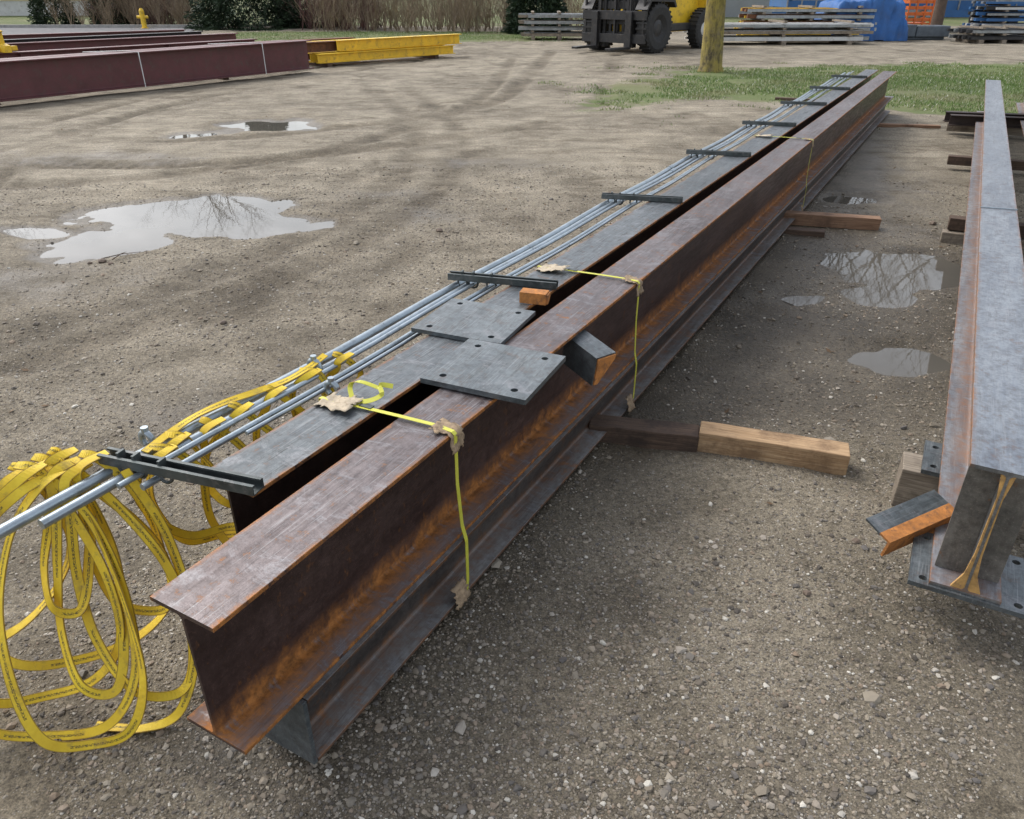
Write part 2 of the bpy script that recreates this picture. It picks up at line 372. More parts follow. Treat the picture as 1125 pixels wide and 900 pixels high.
m_front=steel('mill_scale_brown',((.095,.074,.074),(.205,.175,.175)),((.048,.028,.026),(.088,.056,.051)),W,D,TF,metal=.4,rough=.42,fillet=.065,spots=.6,sspot=.55,edge=.95)
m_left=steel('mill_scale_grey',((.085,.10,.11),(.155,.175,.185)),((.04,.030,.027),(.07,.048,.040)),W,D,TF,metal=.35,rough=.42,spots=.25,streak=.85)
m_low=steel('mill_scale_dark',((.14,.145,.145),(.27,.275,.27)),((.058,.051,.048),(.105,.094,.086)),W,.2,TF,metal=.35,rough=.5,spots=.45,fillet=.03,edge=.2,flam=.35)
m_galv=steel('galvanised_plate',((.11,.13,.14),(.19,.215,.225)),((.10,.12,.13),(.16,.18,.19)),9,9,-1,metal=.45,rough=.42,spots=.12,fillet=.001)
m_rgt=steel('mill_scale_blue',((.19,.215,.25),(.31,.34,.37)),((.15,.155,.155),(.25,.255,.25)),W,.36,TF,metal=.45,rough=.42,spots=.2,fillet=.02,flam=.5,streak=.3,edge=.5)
m_or=simple('fresh_rust',(.42,.17,.045),.85,0,.5,22,(.14,.08,.05))
def ibeam(name,mat,s,c,z,L,d,w=W,M=None):
    mb=MB(); mb.prism(iprof(w,d,TW,TF),0,L)
    return mb.obj(name,[mat],M if M is not None else Lm(s,c-w/2,z),bevel=.0014)
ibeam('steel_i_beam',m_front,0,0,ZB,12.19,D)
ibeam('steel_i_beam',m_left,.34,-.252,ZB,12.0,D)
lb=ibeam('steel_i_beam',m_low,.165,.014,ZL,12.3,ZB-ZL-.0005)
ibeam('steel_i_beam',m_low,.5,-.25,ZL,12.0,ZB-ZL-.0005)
mb=MB(); mb.box(0,.012,-.086,.086,.0,.204); ep=mb.obj('end_plate',[m_galv],Lm(.152,-.074,ZL+.0005),bevel=.001); adopt(ep,lb)

def plate(name,s0,s1,c0,c1,z,t,rz,holes,mat,tilt=0,M=None,hr=.011):
    L=s1-s0;Wd=c1-c0; mb=MB()
    xs=sorted({-L/2,L/2}|{h[0]-.022 for h in holes}|{h[0]+.022 for h in holes}); ys=sorted({-Wd/2,Wd/2}|{h[1]-.022 for h in holes}|{h[1]+.022 for h in holes})
    for i in range(len(xs)-1):
        for j in range(len(ys)-1):
            x0,x1,y0,y1=xs[i],xs[i+1],ys[j],ys[j+1]; hh=[h for h in holes if x0<h[0]<x1 and y0<h[1]<y1]
            for zz_,fl in ((t,False),(0,True)):
                if not hh:
                    q=[(x0,y0,zz_),(x1,y0,zz_),(x1,y1,zz_),(x0,y1,zz_)]; mb.add(q,[(3,2,1,0) if fl else (0,1,2,3)])
                else:
                    hx,hy=hh[0]; n=16; sq=[];ci=[]
                    for k in range(n):
                        a=2*math.pi*k/n; ca,sa=math.cos(a),math.sin(a); f=.022/max(abs(ca),abs(sa))
                        sq.append((hx+ca*f,hy+sa*f,zz_)); ci.append((hx+ca*hr,hy+sa*hr,zz_))
                    mb.add(sq+ci,[((k,(k+1)%n,n+(k+1)%n,n+k) if not fl else (n+k,n+(k+1)%n,(k+1)%n,k)) for k in range(n)])
                    if not fl:
                        lo=[(p[0],p[1],0) for p in ci]; mb.add(ci+lo,[(k,(k+1)%n,n+(k+1)%n,n+k) for k in range(n)])
    o=[(-L/2,-Wd/2),(L/2,-Wd/2),(L/2,Wd/2),(-L/2,Wd/2)]
    for k in range(4):
        a,b_=o[k],o[(k+1)%4]; mb.add([(a[0],a[1],0),(b_[0],b_[1],0),(b_[0],b_[1],t),(a[0],a[1],t)],[(0,1,2,3)])
    if M is None: M=Lm((s0+s1)/2,(c0+c1)/2,z,rz)@Matrix.Rotation(tilt,4,'X')
    return mb.obj(name,[mat],M)
hl=[(a*.115,b_*.115) for a in (-1,1) for b_ in (-1,1)]
plate('steel_base_plate',1.30,1.605,-.505,-.175,.607,.014,math.radians(6),hl,m_galv)
plate('steel_base_plate',.995,1.31,-.250,.085,.6105,.016,math.radians(5),hl,m_galv)
def angle(name,L,a,b_,t,M,mats,endcap=False):
    mb=MB(); mb.prism([(0,0),(a,0),(a,-t),(t,-t),(t,-b_),(0,-b_)],0,L,0)
    mb.box(.004,L-.004,t+.0006,a-.002,-t-.002,-t-.0006,1); mb.box(.004,L-.004,t+.0006,t+.002,-b_+.002,-t-.002,1)
    if endcap: mb.prism([(t*.6,-t*.6),(a-.003,-t*.6),(a-.003,-t-.012),(t+.012,-b_+.003),(t*.6,-b_+.003)],L-.002,L+.006,1)
    return mb.obj(name,mats,M,bevel=.001)
def Mb(o,x,y,z):
    M=Matrix.Identity(4); M.col[0][:3]=x; M.col[1][:3]=y; M.col[2][:3]=z; M.col[3][:3]=o; return M
U=Vector((math.sin(BA),math.cos(BA),0)); R=Vector((math.cos(BA),-math.sin(BA),0)); Zv=Vector((0,0,1))
def WP(s,c,z): return M0@Vector((s,-c,z))
xd=(R*.90+Zv*-.16-U*.42).normalized(); yd=(U*.90+R*.42).normalized(); zd=xd.cross(yd).normalized()
M=Mb(WP(1.565,-.045,.582),xd,yd,zd)
angle('angle_bracket',.165,.085,.11,.009,M,[m_galv,m_or],True)
M=Mb(WP(1.70,-.30,.606),(R*.97+U*.22).normalized(),(U*.97-R*.22).normalized(),Zv)@Matrix.Translation((0,0,.042))
angle('angle_bracket',.10,.05,.042,.007,M,[m_or,m_or],True)

# ------------------------------------------------------------------ conduits + struts
m_pipe=simple('galvanised_conduit',(.36,.42,.46),.33,.65,.2,9,(.25,.28,.29),.03)
m_strut=simple('dark_galv_strut',(.075,.088,.088),.42,.5,.35,14,(.16,.16,.16),.08)
for c,z,r,s0,s1 in ((-.655,.583,.0145,-.75,11.9),(-.612,.580,.0125,.05,12.0),(-.575,.586,.008,.22,12.1),(-.520,.581,.009,.25,11.6),(-.495,.583,.0065,.55,11.4)):
    mb=MB(); pts=[]; n=48
    def cp(s): return M0@Vector((s,-(c+.012*s/12+.006*math.sin(s*1.1+c*40)),z-r+.012-.010*math.sin((s-.3)/1.5*math.pi)**2))
    for i in range(n+1): pts.append(cp(s0+(s1-s0)*i/n))
    mb.tube(pts,r,12)
    for s in (3.1+abs(c)*2,6.2+abs(c),9.3):
        if r>.009:
            mb.tube([cp(s),cp(s+.07)],r*1.22,12)
    mb.obj('metal_conduit',[m_pipe])
for i,(s,kx) in enumerate(((.266,.20),(1.80,.26),(3.33,.30),(4.82,.28),(6.35,.25),(7.85,.3),(9.4,.2),(10.9,.25))):
    mb=MB(); h,w_,t=.026,.041,.0028
    prof=[(-w_/2,0),(w_/2,0),(w_/2,h),(w_/2-.009,h),(w_/2-.009,h-.006),(w_/2-t,h-.006),(w_/2-t,t),(-w_/2+t,t),(-w_/2+t,h-.006),(-w_/2+.009,h-.006),(-w_/2+.009,h),(-w_/2,h)]
    mb.prism(prof,0,.44)
    for x in (.055,.10,.175):
        mb.box(x-.004,x+.004,-.012,.012,h*.4,h+.010)
        pts=[(x+.019*math.cos(a),0,-.012+.019*math.sin(a)) for a in [math.pi*k/8 for k in range(-8,9)]]
        mb.tube(pts,.0045,6)
    Mx=Mb(WP(s,-.675,.6065),(R+U*kx).normalized(),(U-R*kx).normalized(),Zv)
    mb.obj('steel_strut_channel',[m_strut],Mx,bevel=.0008)
mb=MB()
for s,c in ((.40,-.70),(.86,-.47),(.95,-.62)):
    p=WP(s,c,.585); mb.tube([p+R*.022*math.cos(a)+Zv*(.022*math.sin(a)) for a in np.linspace(-.5,4.2,14)],[.009]*14,8); mb.tube([p+Zv*.02,p+Zv*.038],.010,10)
mb.obj('conduit_clamp',[m_pipe])

# ------------------------------------------------------------------ strapping bands + cardboard
m_band,nt,b=newmat('yellow_band'); tc=nd(nt,'ShaderNodeTexCoord').outputs['Object']
setb(nt,b,color=mix(nt,nz(nt,tc,30,4),(.48,.47,.03),(.66,.65,.10)),rough=.4)
m_card=simple('wet_cardboard',(.30,.22,.14),.9,0,.4,30,(.13,.09,.06),.3)
m_paper=simple('torn_paper',(.44,.37,.27),.9,0,.35,25,(.22,.16,.10),.3)
def ribbon(mb,pts,wdirs,wd,t=.001,m=0):
    pts=[Vector(p) for p in pts]; n=len(pts); vs=[]
    for i,p in enumerate(pts):
        tg=(pts[min(i+1,n-1)]-pts[max(i-1,0)]).normalized(); wv=wdirs[i] if isinstance(wdirs,list) else wdirs
        wv=(wv-tg*wv.dot(tg)).normalized(); nn=tg.cross(wv)
        for a,b_ in ((-.5,-.5),(.5,-.5),(.5,.5),(-.5,.5)): vs.append(p+wv*wd*a+nn*t*b_)
    fs=[]
    for i in range(n-1):
        for k in range(4): fs.append((i*4+k,i*4+(k+1)%4,(i+1)*4+(k+1)%4,(i+1)*4+k))
    mb.add(vs,fs,m,False)
def crumple(name,s,c,z,la,lr,ld,mat,seed,parent,off=.005,flip=1):
    rnd=random.Random(seed); nu,nv=12,14; vs=[];fs=[]
    for i in range(nu+1):
        for j in range(nv+1):
            u=i/nu-.5; v=j/nv; tot=lr+ld; q=v*tot
            ragg=1+.45*mnoise.noise(Vector((v*3,seed,0)))
            uu=u*la*ragg+.3*la*mnoise.noise(Vector((seed,v*4,2)))*(abs(v-.5))
            if q<lr: cc=-(lr-q); zz=off
            else: cc=off; zz=-(q-lr)
            if i in(0,nu): uu+=rnd.uniform(-.005,.005)
            nzv=mnoise.noise(Vector((u*5,v*6,seed)))*.008+rnd.uniform(-.001,.001)
            edge=max(0,abs(v-lr/tot)-.2)*.02
            if q<lr: zz+=abs(nzv)+edge
            else: cc+=abs(nzv)+edge
            vs.append(M0@Vector((s+uu,-(c+cc*flip),z+zz)))
    for i in range(nu):
        for j in range(nv):
            a=i*(nv+1)+j
            if (i in(0,nu-1) or j in (0,nv-1)) and mnoise.noise(Vector((i*.45,j*.45,seed)))>.12: continue
            fs.append((a,a+1,a+nv+2,a+nv+1))
    mb=MB(); mb.add(vs,fs,0,True); o=mb.obj(name,[mat])
    md=o.modifiers.new('s','SOLIDIFY'); md.thickness=.0015; o.parent=parent; return o
for bi,(s,sk) in enumerate(((.77,.03),(2.10,.03),(5.8,.02))):
    e_=empty('yellow_strapping_band'); mb=MB()
    loop=[(-.43,.06),(-.43,.34),(-.43,.607),(-.24,.6085),(-.17,.609),(-.05,.6085),(.001,.607),(.0085,.600),(.008,.45),(.010,.30),(.020,.245),(.0195,.10),(.017,.042),(-.1,.04),(-.3,.04),(-.43,.042)]
    pts=[WP(s+sk*(c+.4)/.4+( .010*math.sin(z*9) if c>0 else 0),c,z+(.004 if z>.5 else 0)) for c,z in loop]
    ribbon(mb,pts,U,.014,.0012)
    if bi==0:
        tail=smooth_curve([tuple(WP(.79+a,-.33+b_,.612+c_)) for a,b_,c_ in ((0,0,0),(.01,.05,.012),(.03,.08,.030),(.05,.06,.045),(.07,.09,.04))],5)
        ribbon(mb,tail,(U*.6+Zv*.6),.014,.0012)
        tail=smooth_curve([tuple(WP(.80+a,-.34+b_,.614+c_)) for a,b_,c_ in ((0,0,0),(.03,-.03,.02),(.05,-.01,.03),(.07,.05,.012))],5)
        ribbon(mb,tail,(U*.8+R*.3),.014,.0012)
    sm=MB(); sm.box(-.02,.02,-.0095,.0095,0,.003,M=Mb(WP(s+.03*.6,-.28 if bi<2 else -.1,.6125),R,U,Zv)); q=sm.obj('band_seal',[m_strut]); q.parent=e_
    bo=mb.obj('band_strip',[m_band]); bo.parent=e_
    crumple('cardboard_corner',s+sk,.002,.604,.065,.060,.05,m_card,3+bi,e_)
    crumple('cardboard_corner',s-.0,.014,.105,.065,.01,.06,m_card,9+bi,e_,off=.004)
    crumple('paper_corner',s-.005,-.42,.604,.085,.12,.04,m_paper,16+bi,e_,flip=-1)

# ------------------------------------------------------------------ timbers
def woodmat(name,a,b_,dark):
    m,nt,b=newmat(name); tc=nd(nt,'ShaderNodeTexCoord').outputs['Object']
    g=nz(nt,sc(nt,tc,(1.2,22,22)),3,5,.6,1.2); g2=nz(nt,sc(nt,tc,(2,60,60)),3,4,.6,.3); st=nz(nt,tc,7,5,.7)
    col=mix(nt,mapr(nt,g,.35,.65),a,b_); col=mix(nt,mapr(nt,g2,.5,.65,0,.5),col,dark); col=mix(nt,mapr(nt,st,.5,.66,0,.7),col,dark)
    setb(nt,b,color=col,rough=.8,normal=bump(nt,mth(nt,'ADD',g,g2),.4,.004)); return m
m_new=woodmat('pine_timber',(.36,.225,.115),(.52,.36,.21),(.16,.095,.05))
m_old=woodmat('wet_old_timber',(.07,.045,.032),(.14,.09,.06),(.03,.02,.016))
m_mid=woodmat('brown_timber',(.24,.135,.08),(.36,.22,.135),(.11,.065,.04))
m_gry=woodmat('weathered_timber',(.19,.155,.115),(.33,.28,.22),(.09,.07,.055))
def timber(p0,p1,wd,h,mat,z0=-.004,name='wooden_timber'):
    p0=Vector((p0[0],p0[1],0)); p1=Vector((p1[0],p1[1],0)); d=(p1-p0); L=d.length; d.normalize()
    M=Mb((p0.x,p0.y,z0),d,Vector((-d.y,d.x,0)),Zv); mb=MB(); n=8; vs=[]
    prof=[(-wd/2,0),(wd/2,0),(wd/2,h),(-wd/2,h)]
    for i in range(n+1):
        x=L*i/n
        for y,z in prof: vs.append((x+random.uniform(-.004,.004)*(i in(0,n)),y+random.uniform(-.0025,.0025),z+random.uniform(-.002,.001)))
    fs=[(i*4+k,i*4+(k+1)%4,(i+1)*4+(k+1)%4,(i+1)*4+k)[::-1] for i in range(n) for k in range(4)]
    fs+=[(0,1,2,3),(n*4+3,n*4+2,n*4+1,n*4)]
    mb.add(vs,fs); return mb.obj(name,[mat],M,bevel=.004)
timber((.755,2.615),(1.285,2.44),.10,.096,m_new)
timber((.32,2.70),(.745,2.605),.10,.088,m_old,-.01)
timber((-.55,2.93),(.30,2.70),.10,.067,m_old,-.024)
timber((1.45,6.2),(1.98,6.03),.10,.085,m_mid,-.045)
timber((2.0,6.0),(2.82,5.78),.10,.092,m_mid,.0)
timber((1.6,5.85),(2.35,5.62),.09,.065,m_old,-.03)
timber((4.1,10.95),(5.68,10.62),.10,.085,m_mid,-.045)
timber((5.4,13.2),(4.4,13.6),.10,.085,m_old,-.045)
timber((-.55,1.52),(-.95,1.75),.09,.08,m_old,-.04)

# ------------------------------------------------------------------ right-hand stack
RA=math.radians(28.85); MR=frame((1.150,1.595,0),RA)
def RL(s,c,z): return MR@Matrix.Translation((s,-c,z))
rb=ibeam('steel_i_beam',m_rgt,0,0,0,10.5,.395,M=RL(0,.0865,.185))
plate('steel_base_plate',0,.26,0,.30,0,.014,0,[(a*.10,b_*.115) for a in (-1,1) for b_ in (-1,1)],m_galv,M=RL(.12,.10,.170))
plate('steel_base_plate',0,.22,0,.17,0,.016,0,[(a*.07,b_*.05) for a in (-1,1) for b_ in (-1,1)],m_galv,M=RL(.74,.030,.163))
angle('angle_bracket',.27,.04,.07,.008,Mb((1.105,1.745,.205),Vector((.91,.41,.0)).normalized(),Vector((-.38,.87,.28)).normalized(),Vector((-.12,-.25,.96)).normalized()),[m_or,m_galv])
angle('angle_bracket',.27,.06,.012,.008,Mb((1.09,1.78,.213),Vector((.91,.41,.0)).normalized(),Vector((-.38,.87,.28)).normalized(),Vector((-.12,-.25,.96)).normalized()),[m_galv,m_galv])
m_tan=steel('stiffener_grey',((.16,.165,.165),(.24,.24,.235)),((.15,.145,.13),(.24,.225,.20)),9,9,-1,metal=.3,rough=.5,spots=.6,fillet=.001,sspot=1)
mb=MB(); mb.prism([(-.078,.001),(-.0045,.001),(-.0045,.371),(-.078,.371)],0,.008); mb.prism([(.0045,.001),(.078,.001),(.078,.371),(.0045,.371)],0,.008)
q=mb.obj('stiffener_plate',[m_tan],RL(.075,.0865,.1965)); adopt(q,rb)
mb=MB(); mb.prism([(-.036,.0),(.036,.0),(.016,.05),(.009,.12),(.007,.30),(.016,.371),(-.016,.371),(-.007,.30),(-.009,.12),(-.016,.05)],-.002,.006); q=mb.obj('web_end_weld',[simple('tan_rust',(.46,.27,.09),.8,0,.4,25,(.20,.12,.07))],RL(.004,.0865,.1965)); adopt(q,rb)
ibeam('steel_i_beam',m_rgt,0,0,0,7.5,.36,M=RL(3.9,.55,.22))
def rt(s,c0,c1,z,mat,h=.085,w_=.10):
    a=RL(s,c0,0).translation; b_=RL(s+.05,c1,0).translation; timber((a.x,a.y),(b_.x,b_.y),w_,h,mat,z)
rt(.70,-.115,1.1,-.004,m_gry,.165,.13)
rt(4.35,-.12,1.8,-.004,m_gry); rt(4.4,-.1,1.6,.09,m_old)
rt(7.25,-.2,2.0,.05,m_old); rt(9.6,-.3,2.4,.05,m_gry)
mb=MB()
for k in range(2): mb.prism([(y,z) for y,z in iprof(.12,.12,.007,.009)],0,2.6,M=Matrix.Translation((0,-k*.3,0)))
mb.obj('steel_i_beam',[simple('dark_brown_steel',(.05,.035,.03),.6,.2,.4,6)],frame(RL(9.7,-.35,.14).translation,RA+math.radians(78)))
mb=MB(); mb.tube([RL(2.9,-.001,.584).translation,RL(2.93,.174,.584).translation],.003,6); mb.obj('tie_wire',[m_pipe])

# ------------------------------------------------------------------ yellow slings
m_sl,nt,b=newmat('yellow_webbing'); uv=nd(nt,'ShaderNodeUVMap').outputs[0]; s_=nd(nt,'ShaderNodeSeparateXYZ',{0:uv}); tc=nd(nt,'ShaderNodeTexCoord').outputs['Object']
u_=s_.outputs[0]; v_=s_.outputs[1]
wea=nz(nt,tc,9,5,.7)
col=mix(nt,mapr(nt,wea,.3,.7),(.62,.41,.015),(.84,.62,.035))
txt=nz(nt,sc(nt,uv,(200,14,1)),1,2,.5); blk=mth(nt,'GREATER_THAN',nd(nt,'ShaderNodeMath',{0:mth(nt,'MULTIPLY',u_,3.1)},operation='FRACT').outputs[0],.4)
inr=mth(nt,'MULTIPLY',mth(nt,'GREATER_THAN',v_,.34),mth(nt,'LESS_THAN',v_,.60))
tf_=mth(nt,'MULTIPLY',mth(nt,'MULTIPLY',mth(nt,'GREATER_THAN',txt,.48),inr),blk)
col=mix(nt,mth(nt,'MULTIPLY',tf_,.85),col,(.04,.04,.02)); col=mix(nt,mth(nt,'GREATER_THAN',mth(nt,'ABSOLUTE',mth(nt,'SUBTRACT',v_,.5)),.43),col,(.36,.23,.02))
col=mix(nt,mapr(nt,nz(nt,tc,25,5,.7),.54,.70,0,.6),col,(.24,.17,.06))
wv=nz(nt,sc(nt,uv,(900,6,1)),1,2); setb(nt,b,color=col,rough=.62,normal=bump(nt,wv,.3,.002))
slings=[]
def sling(pts,wdirs,wd=.027):
    pts=[Vector(p) for p in pts]; n=len(pts); vs=[];uvr=[];acc=0
    for i,p in enumerate(pts):
        tg=(pts[min(i+1,n-1)]-pts[max(i-1,0)]).normalized(); wv=wdirs[i]; wv=(wv-tg*wv.dot(tg)).normalized(); nn=tg.cross(wv)
        if i: acc+=(p-pts[i-1]).length
        for a,b_,v in ((-.5,-.5,0),(.5,-.5,1),(.5,.5,1),(-.5,.5,0)): vs.append(p+wv*wd*a+nn*.003*b_); uvr.append((acc,v))
    fs=[]
    for i in range(n-1):
        for k in range(4): fs.append((i*4+k,i*4+(k+1)%4,(i+1)*4+(k+1)%4,(i+1)*4+k))
    slings.append((vs,fs,uvr))
def chain(ctrl,faces,wd=.024):
    n=9; P_=[Vector(p) for p in smooth_curve(ctrl,n)]; Fd=[Vector(p) for p in smooth_curve(faces,n)]
    out=[]
    for i,p in enumerate(P_):
        if p.z<.014: p.z=.014+.002*math.sin(i)
        tg=(P_[min(i+1,len(P_)-1)]-P_[max(i-1,0)]).normalized(); w1=Fd[i].cross(tg)
        if w1.length<.05: w1=tg.orthogonal()
        out.append(w1.normalized())
    for i in range(1,len(out)):
        if out[i].dot(out[i-1])<0: out[i]=-out[i]
    sling(P_,out,wd)
def bight(P,w,h,sk,lean,seed,topw=.03,wd=.024):
    rnd=random.Random(seed); P=Vector(P); pts=[];fc=[]
    xa=Vector((1,.05,0)); ya=Vector((-.05,1,0)); sq=rnd.uniform(.75,1.15); ro=rnd.uniform(-.12,.12)
    pts.append(P+xa*(topw)+ya*.03); fc.append(Vector((0,-.2,1)))
    nb=11; a3=rnd.uniform(0,6.28); tw1=rnd.uniform(-.9,.9); tw2=rnd.uniform(0,6.28)
    for k in range(nb):
        t=math.pi*2*(.045+.91*k/(nb-1)); kk_=(1-math.cos(t))/2
        x=-w*math.sin(t)*(kk_**(.35*sq))*1.15+ro*kk_*h; z=-(kk_**.95)
        q=P+xa*(x+sk*kk_+.012*math.sin(3*t+a3))+ya*(-lean*kk_+.03*math.sin(t*2+a3)*kk_+(-.02 if k<5 else .02))+Zv*(z*h)
        pts.append(q); fc.append(Vector((.35*math.sin(t)+tw1*math.sin(t*1.5+tw2),-.8,.55)).normalized())
    pts.append(P+xa*(-topw)+ya*(.02)+Zv*.004); fc.append(Vector((0,-.2,1)))
    chain([tuple(p) for p in pts],[tuple(f) for f in fc],wd)
A=Vector((-1.10,1.49,.610))
for k,(dx,dy,w,h,sk,lean) in enumerate([(-.02,-.02,.22,.595,.04,.27),(.00,.0,.15,.595,.12,.33),(.05,.02,.11,.54,.17,.20),(-.07,.01,.15,.38,-.12,.16),(.02,.03,.07,.50,.05,.24),
     (-.03,.04,.25,.52,-.04,.14),(.08,.05,.09,.40,.13,.10),(.0,.06,.05,.33,.03,.18),(-.04,-.01,.19,.58,-.02,.20)]):
    bight(A+Vector((dx,dy,.003*k)),w,h,sk,lean,k+31)
for k,(s,c,w,h,sk,lean) in enumerate([(.42,-.62,.11,.34,.05,.02),(.52,-.60,.09,.40,.08,.04),(.62,-.60,.12,.30,.03,.02),(.74,-.59,.08,.26,.05,.0),(.88,-.58,.08,.22,.02,.0),(1.02,-.57,.05,.16,.0,.0),(.36,-.60,.12,.28,.12,.0)]):
    bight(WP(s,c,.600),w,h,sk,lean,60+k,wd=.022)
chain([tuple(WP(s,-.63+.03*math.sin(s*9),.600+.006*abs(math.sin(s*8)))) for s in np.linspace(.34,1.0,8)],[(.2*math.sin(i*2.1),-.5,.8) for i in range(8)],.021)
chain([(-.93,1.52,.61),(-.86,1.50,.42),(-.80,1.40,.20),(-.83,1.30,.04),(-.92,1.26,.014),(-1.04,1.27,.014)],[(0,-.6,.6)]*4+[(0,0,1)]*2)
mb=MB(); uvall=[]
for vs,fs,uvr in slings: mb.add(vs,fs,0,False); uvall+=uvr
so_=mb.obj('yellow_lifting_sling',[m_sl]); me=so_.data; ul=me.uv_layers.new(name='UVMap')
li=np.empty(len(me.loops),dtype=np.int32); me.loops.foreach_get('vertex_index',li); ul.data.foreach_set('uv',np.array(uvall,dtype=np.float32)[li].ravel())

# ------------------------------------------------------------------ background stacks
m_mar=simple('maroon_primer',(.115,.035,.038),.5,0,.25,3,(.10,.06,.05),.05)
m_yel=simple('yellow_paint',(.80,.52,.03),.45,0,.15,3,(.40,.25,.05),.05)
m_wht=simple('white_paint',(.6,.6,.58),.5,0,.1,2,(.4,.38,.34),.03)
m_blk=simple('black_rubber',(.022,.022,.022),.7,0,.3,10,(.06,.055,.05),.1)
m_bst=simple('black_steel',(.03,.03,.032),.45,.2,.3,6,(.08,.07,.06),.05)
m_gst=simple('grey_galv_stock',(.30,.32,.33),.4,.5,.25,4,(.18,.17,.16),.05)
def bigbeam(x0,y0,x1,y1,z,w_,d,mat,tf=.02,tw=.012,name='steel_i_beam',stiff=0):
    dd=Vector((x1-x0,y1-y0,0)); L=dd.length; ang=math.atan2(dd.x,dd.y)
    mb=MB(); mb.prism(iprof(w_,d,tw,tf,.015),0,L)
    for i in range(stiff):
        x=L*(i+.5)/stiff
        for sg in (-1,1): mb.box(x,x+.012,min(sg*tw/2,sg*w_*.46),max(sg*tw/2,sg*w_*.46),tf,d-tf)
    return mb.obj(name,[mat],frame((x0,y0,z),ang),bevel=.003)
bigbeam(-12.5,5.55,-4.48,18.3,.09,.30,.56,m_mar,name='maroon_steel_beam')
bigbeam(-13.2,6.7,-5.2,19.4,.09,.30,.50,m_mar,name='maroon_steel_beam')
bigbeam(-15,9.5,-6.4,20.9,.09,.25,.45,m_mar,name='maroon_steel_beam',stiff=9)
bigbeam(-16,12,-7.4,22.6,.09,.25,.50,m_mar,name='maroon_steel_beam')
bigbeam(-14.5,14,-8.2,22.3,.45,.2,.2,m_bst,name='dark_steel_beam')
bigbeam(-19,15.8,-9.3,24.0,.2,.25,.42,m_mar,name='maroon_steel_beam')
for t in (.25,.55,.85): timber((-12.6+8*t,5.9+12.7*t),(-14.8+8*t,8.4+12.7*t),.12,.09,m_old)
mb=MB()
for t in (.52,.72,.905):
    x=-12.5+8.02*t; y=5.55+12.75*t
    mb.tube([(x+.19,y-.12,.09),(x+.19,y-.12,.655),(x-.2,y+.13,.658),(x-1.2,y+.7,.60)],.009,6)
mb.obj('tie_cable',[m_wht])
bigbeam(-4.55,19.5,-1.6,22.7,.09,.18,.20,m_yel,name='yellow_steel_beam',tf=.014)
bigbeam(-4.8,19.8,-1.9,23.0,.09,.18,.20,m_yel,name='yellow_steel_beam',tf=.014)
bigbeam(-4.2,20.1,-1.45,23.1,.31,.20,.24,m_yel,name='yellow_steel_beam',tf=.014)
bigbeam(-5.2,20.1,-2.2,23.3,.31,.18,.20,m_yel,name='yellow_steel_beam',tf=.014)
m_brr=simple('rusty_brown_steel',(.16,.07,.035),.8,.1,.4,5,(.06,.03,.02))
bigbeam(-4.95,19.55,-4.05,20.5,.31,.2,.22,m_brr,name='rusty_steel_beam')
bigbeam(-5.7,20.0,-4.1,21.6,.09,.25,.45,m_brr,name='rusty_steel_beam')
timber((-4.3,19.6),(-5.3,20.6),.12,.09,m_old); timber((-2.0,22.2),(-2.9,23.1),.12,.09,m_old)
mb=MB(); mb.prism([(-.25,0),(.25,0),(.25,.12),(.08,.16),(.08,.34),(-.08,.34),(-.08,.16),(-.25,.12)],0,.12); mb.box(-.25,.35,-.06,.06,.02,.10); mb.tube([(.05,-.07,.3),(.05,-.2,.36),(.05,0,.44),(.05,.2,.36),(.05,.07,.3)],.025,8)
mb.obj('yellow_lifting_clamp',[m_yel],Matrix.Translation((-9.95,16.2,.545))@Matrix.Rotation(math.radians(60),4,'Z'),bevel=.008)

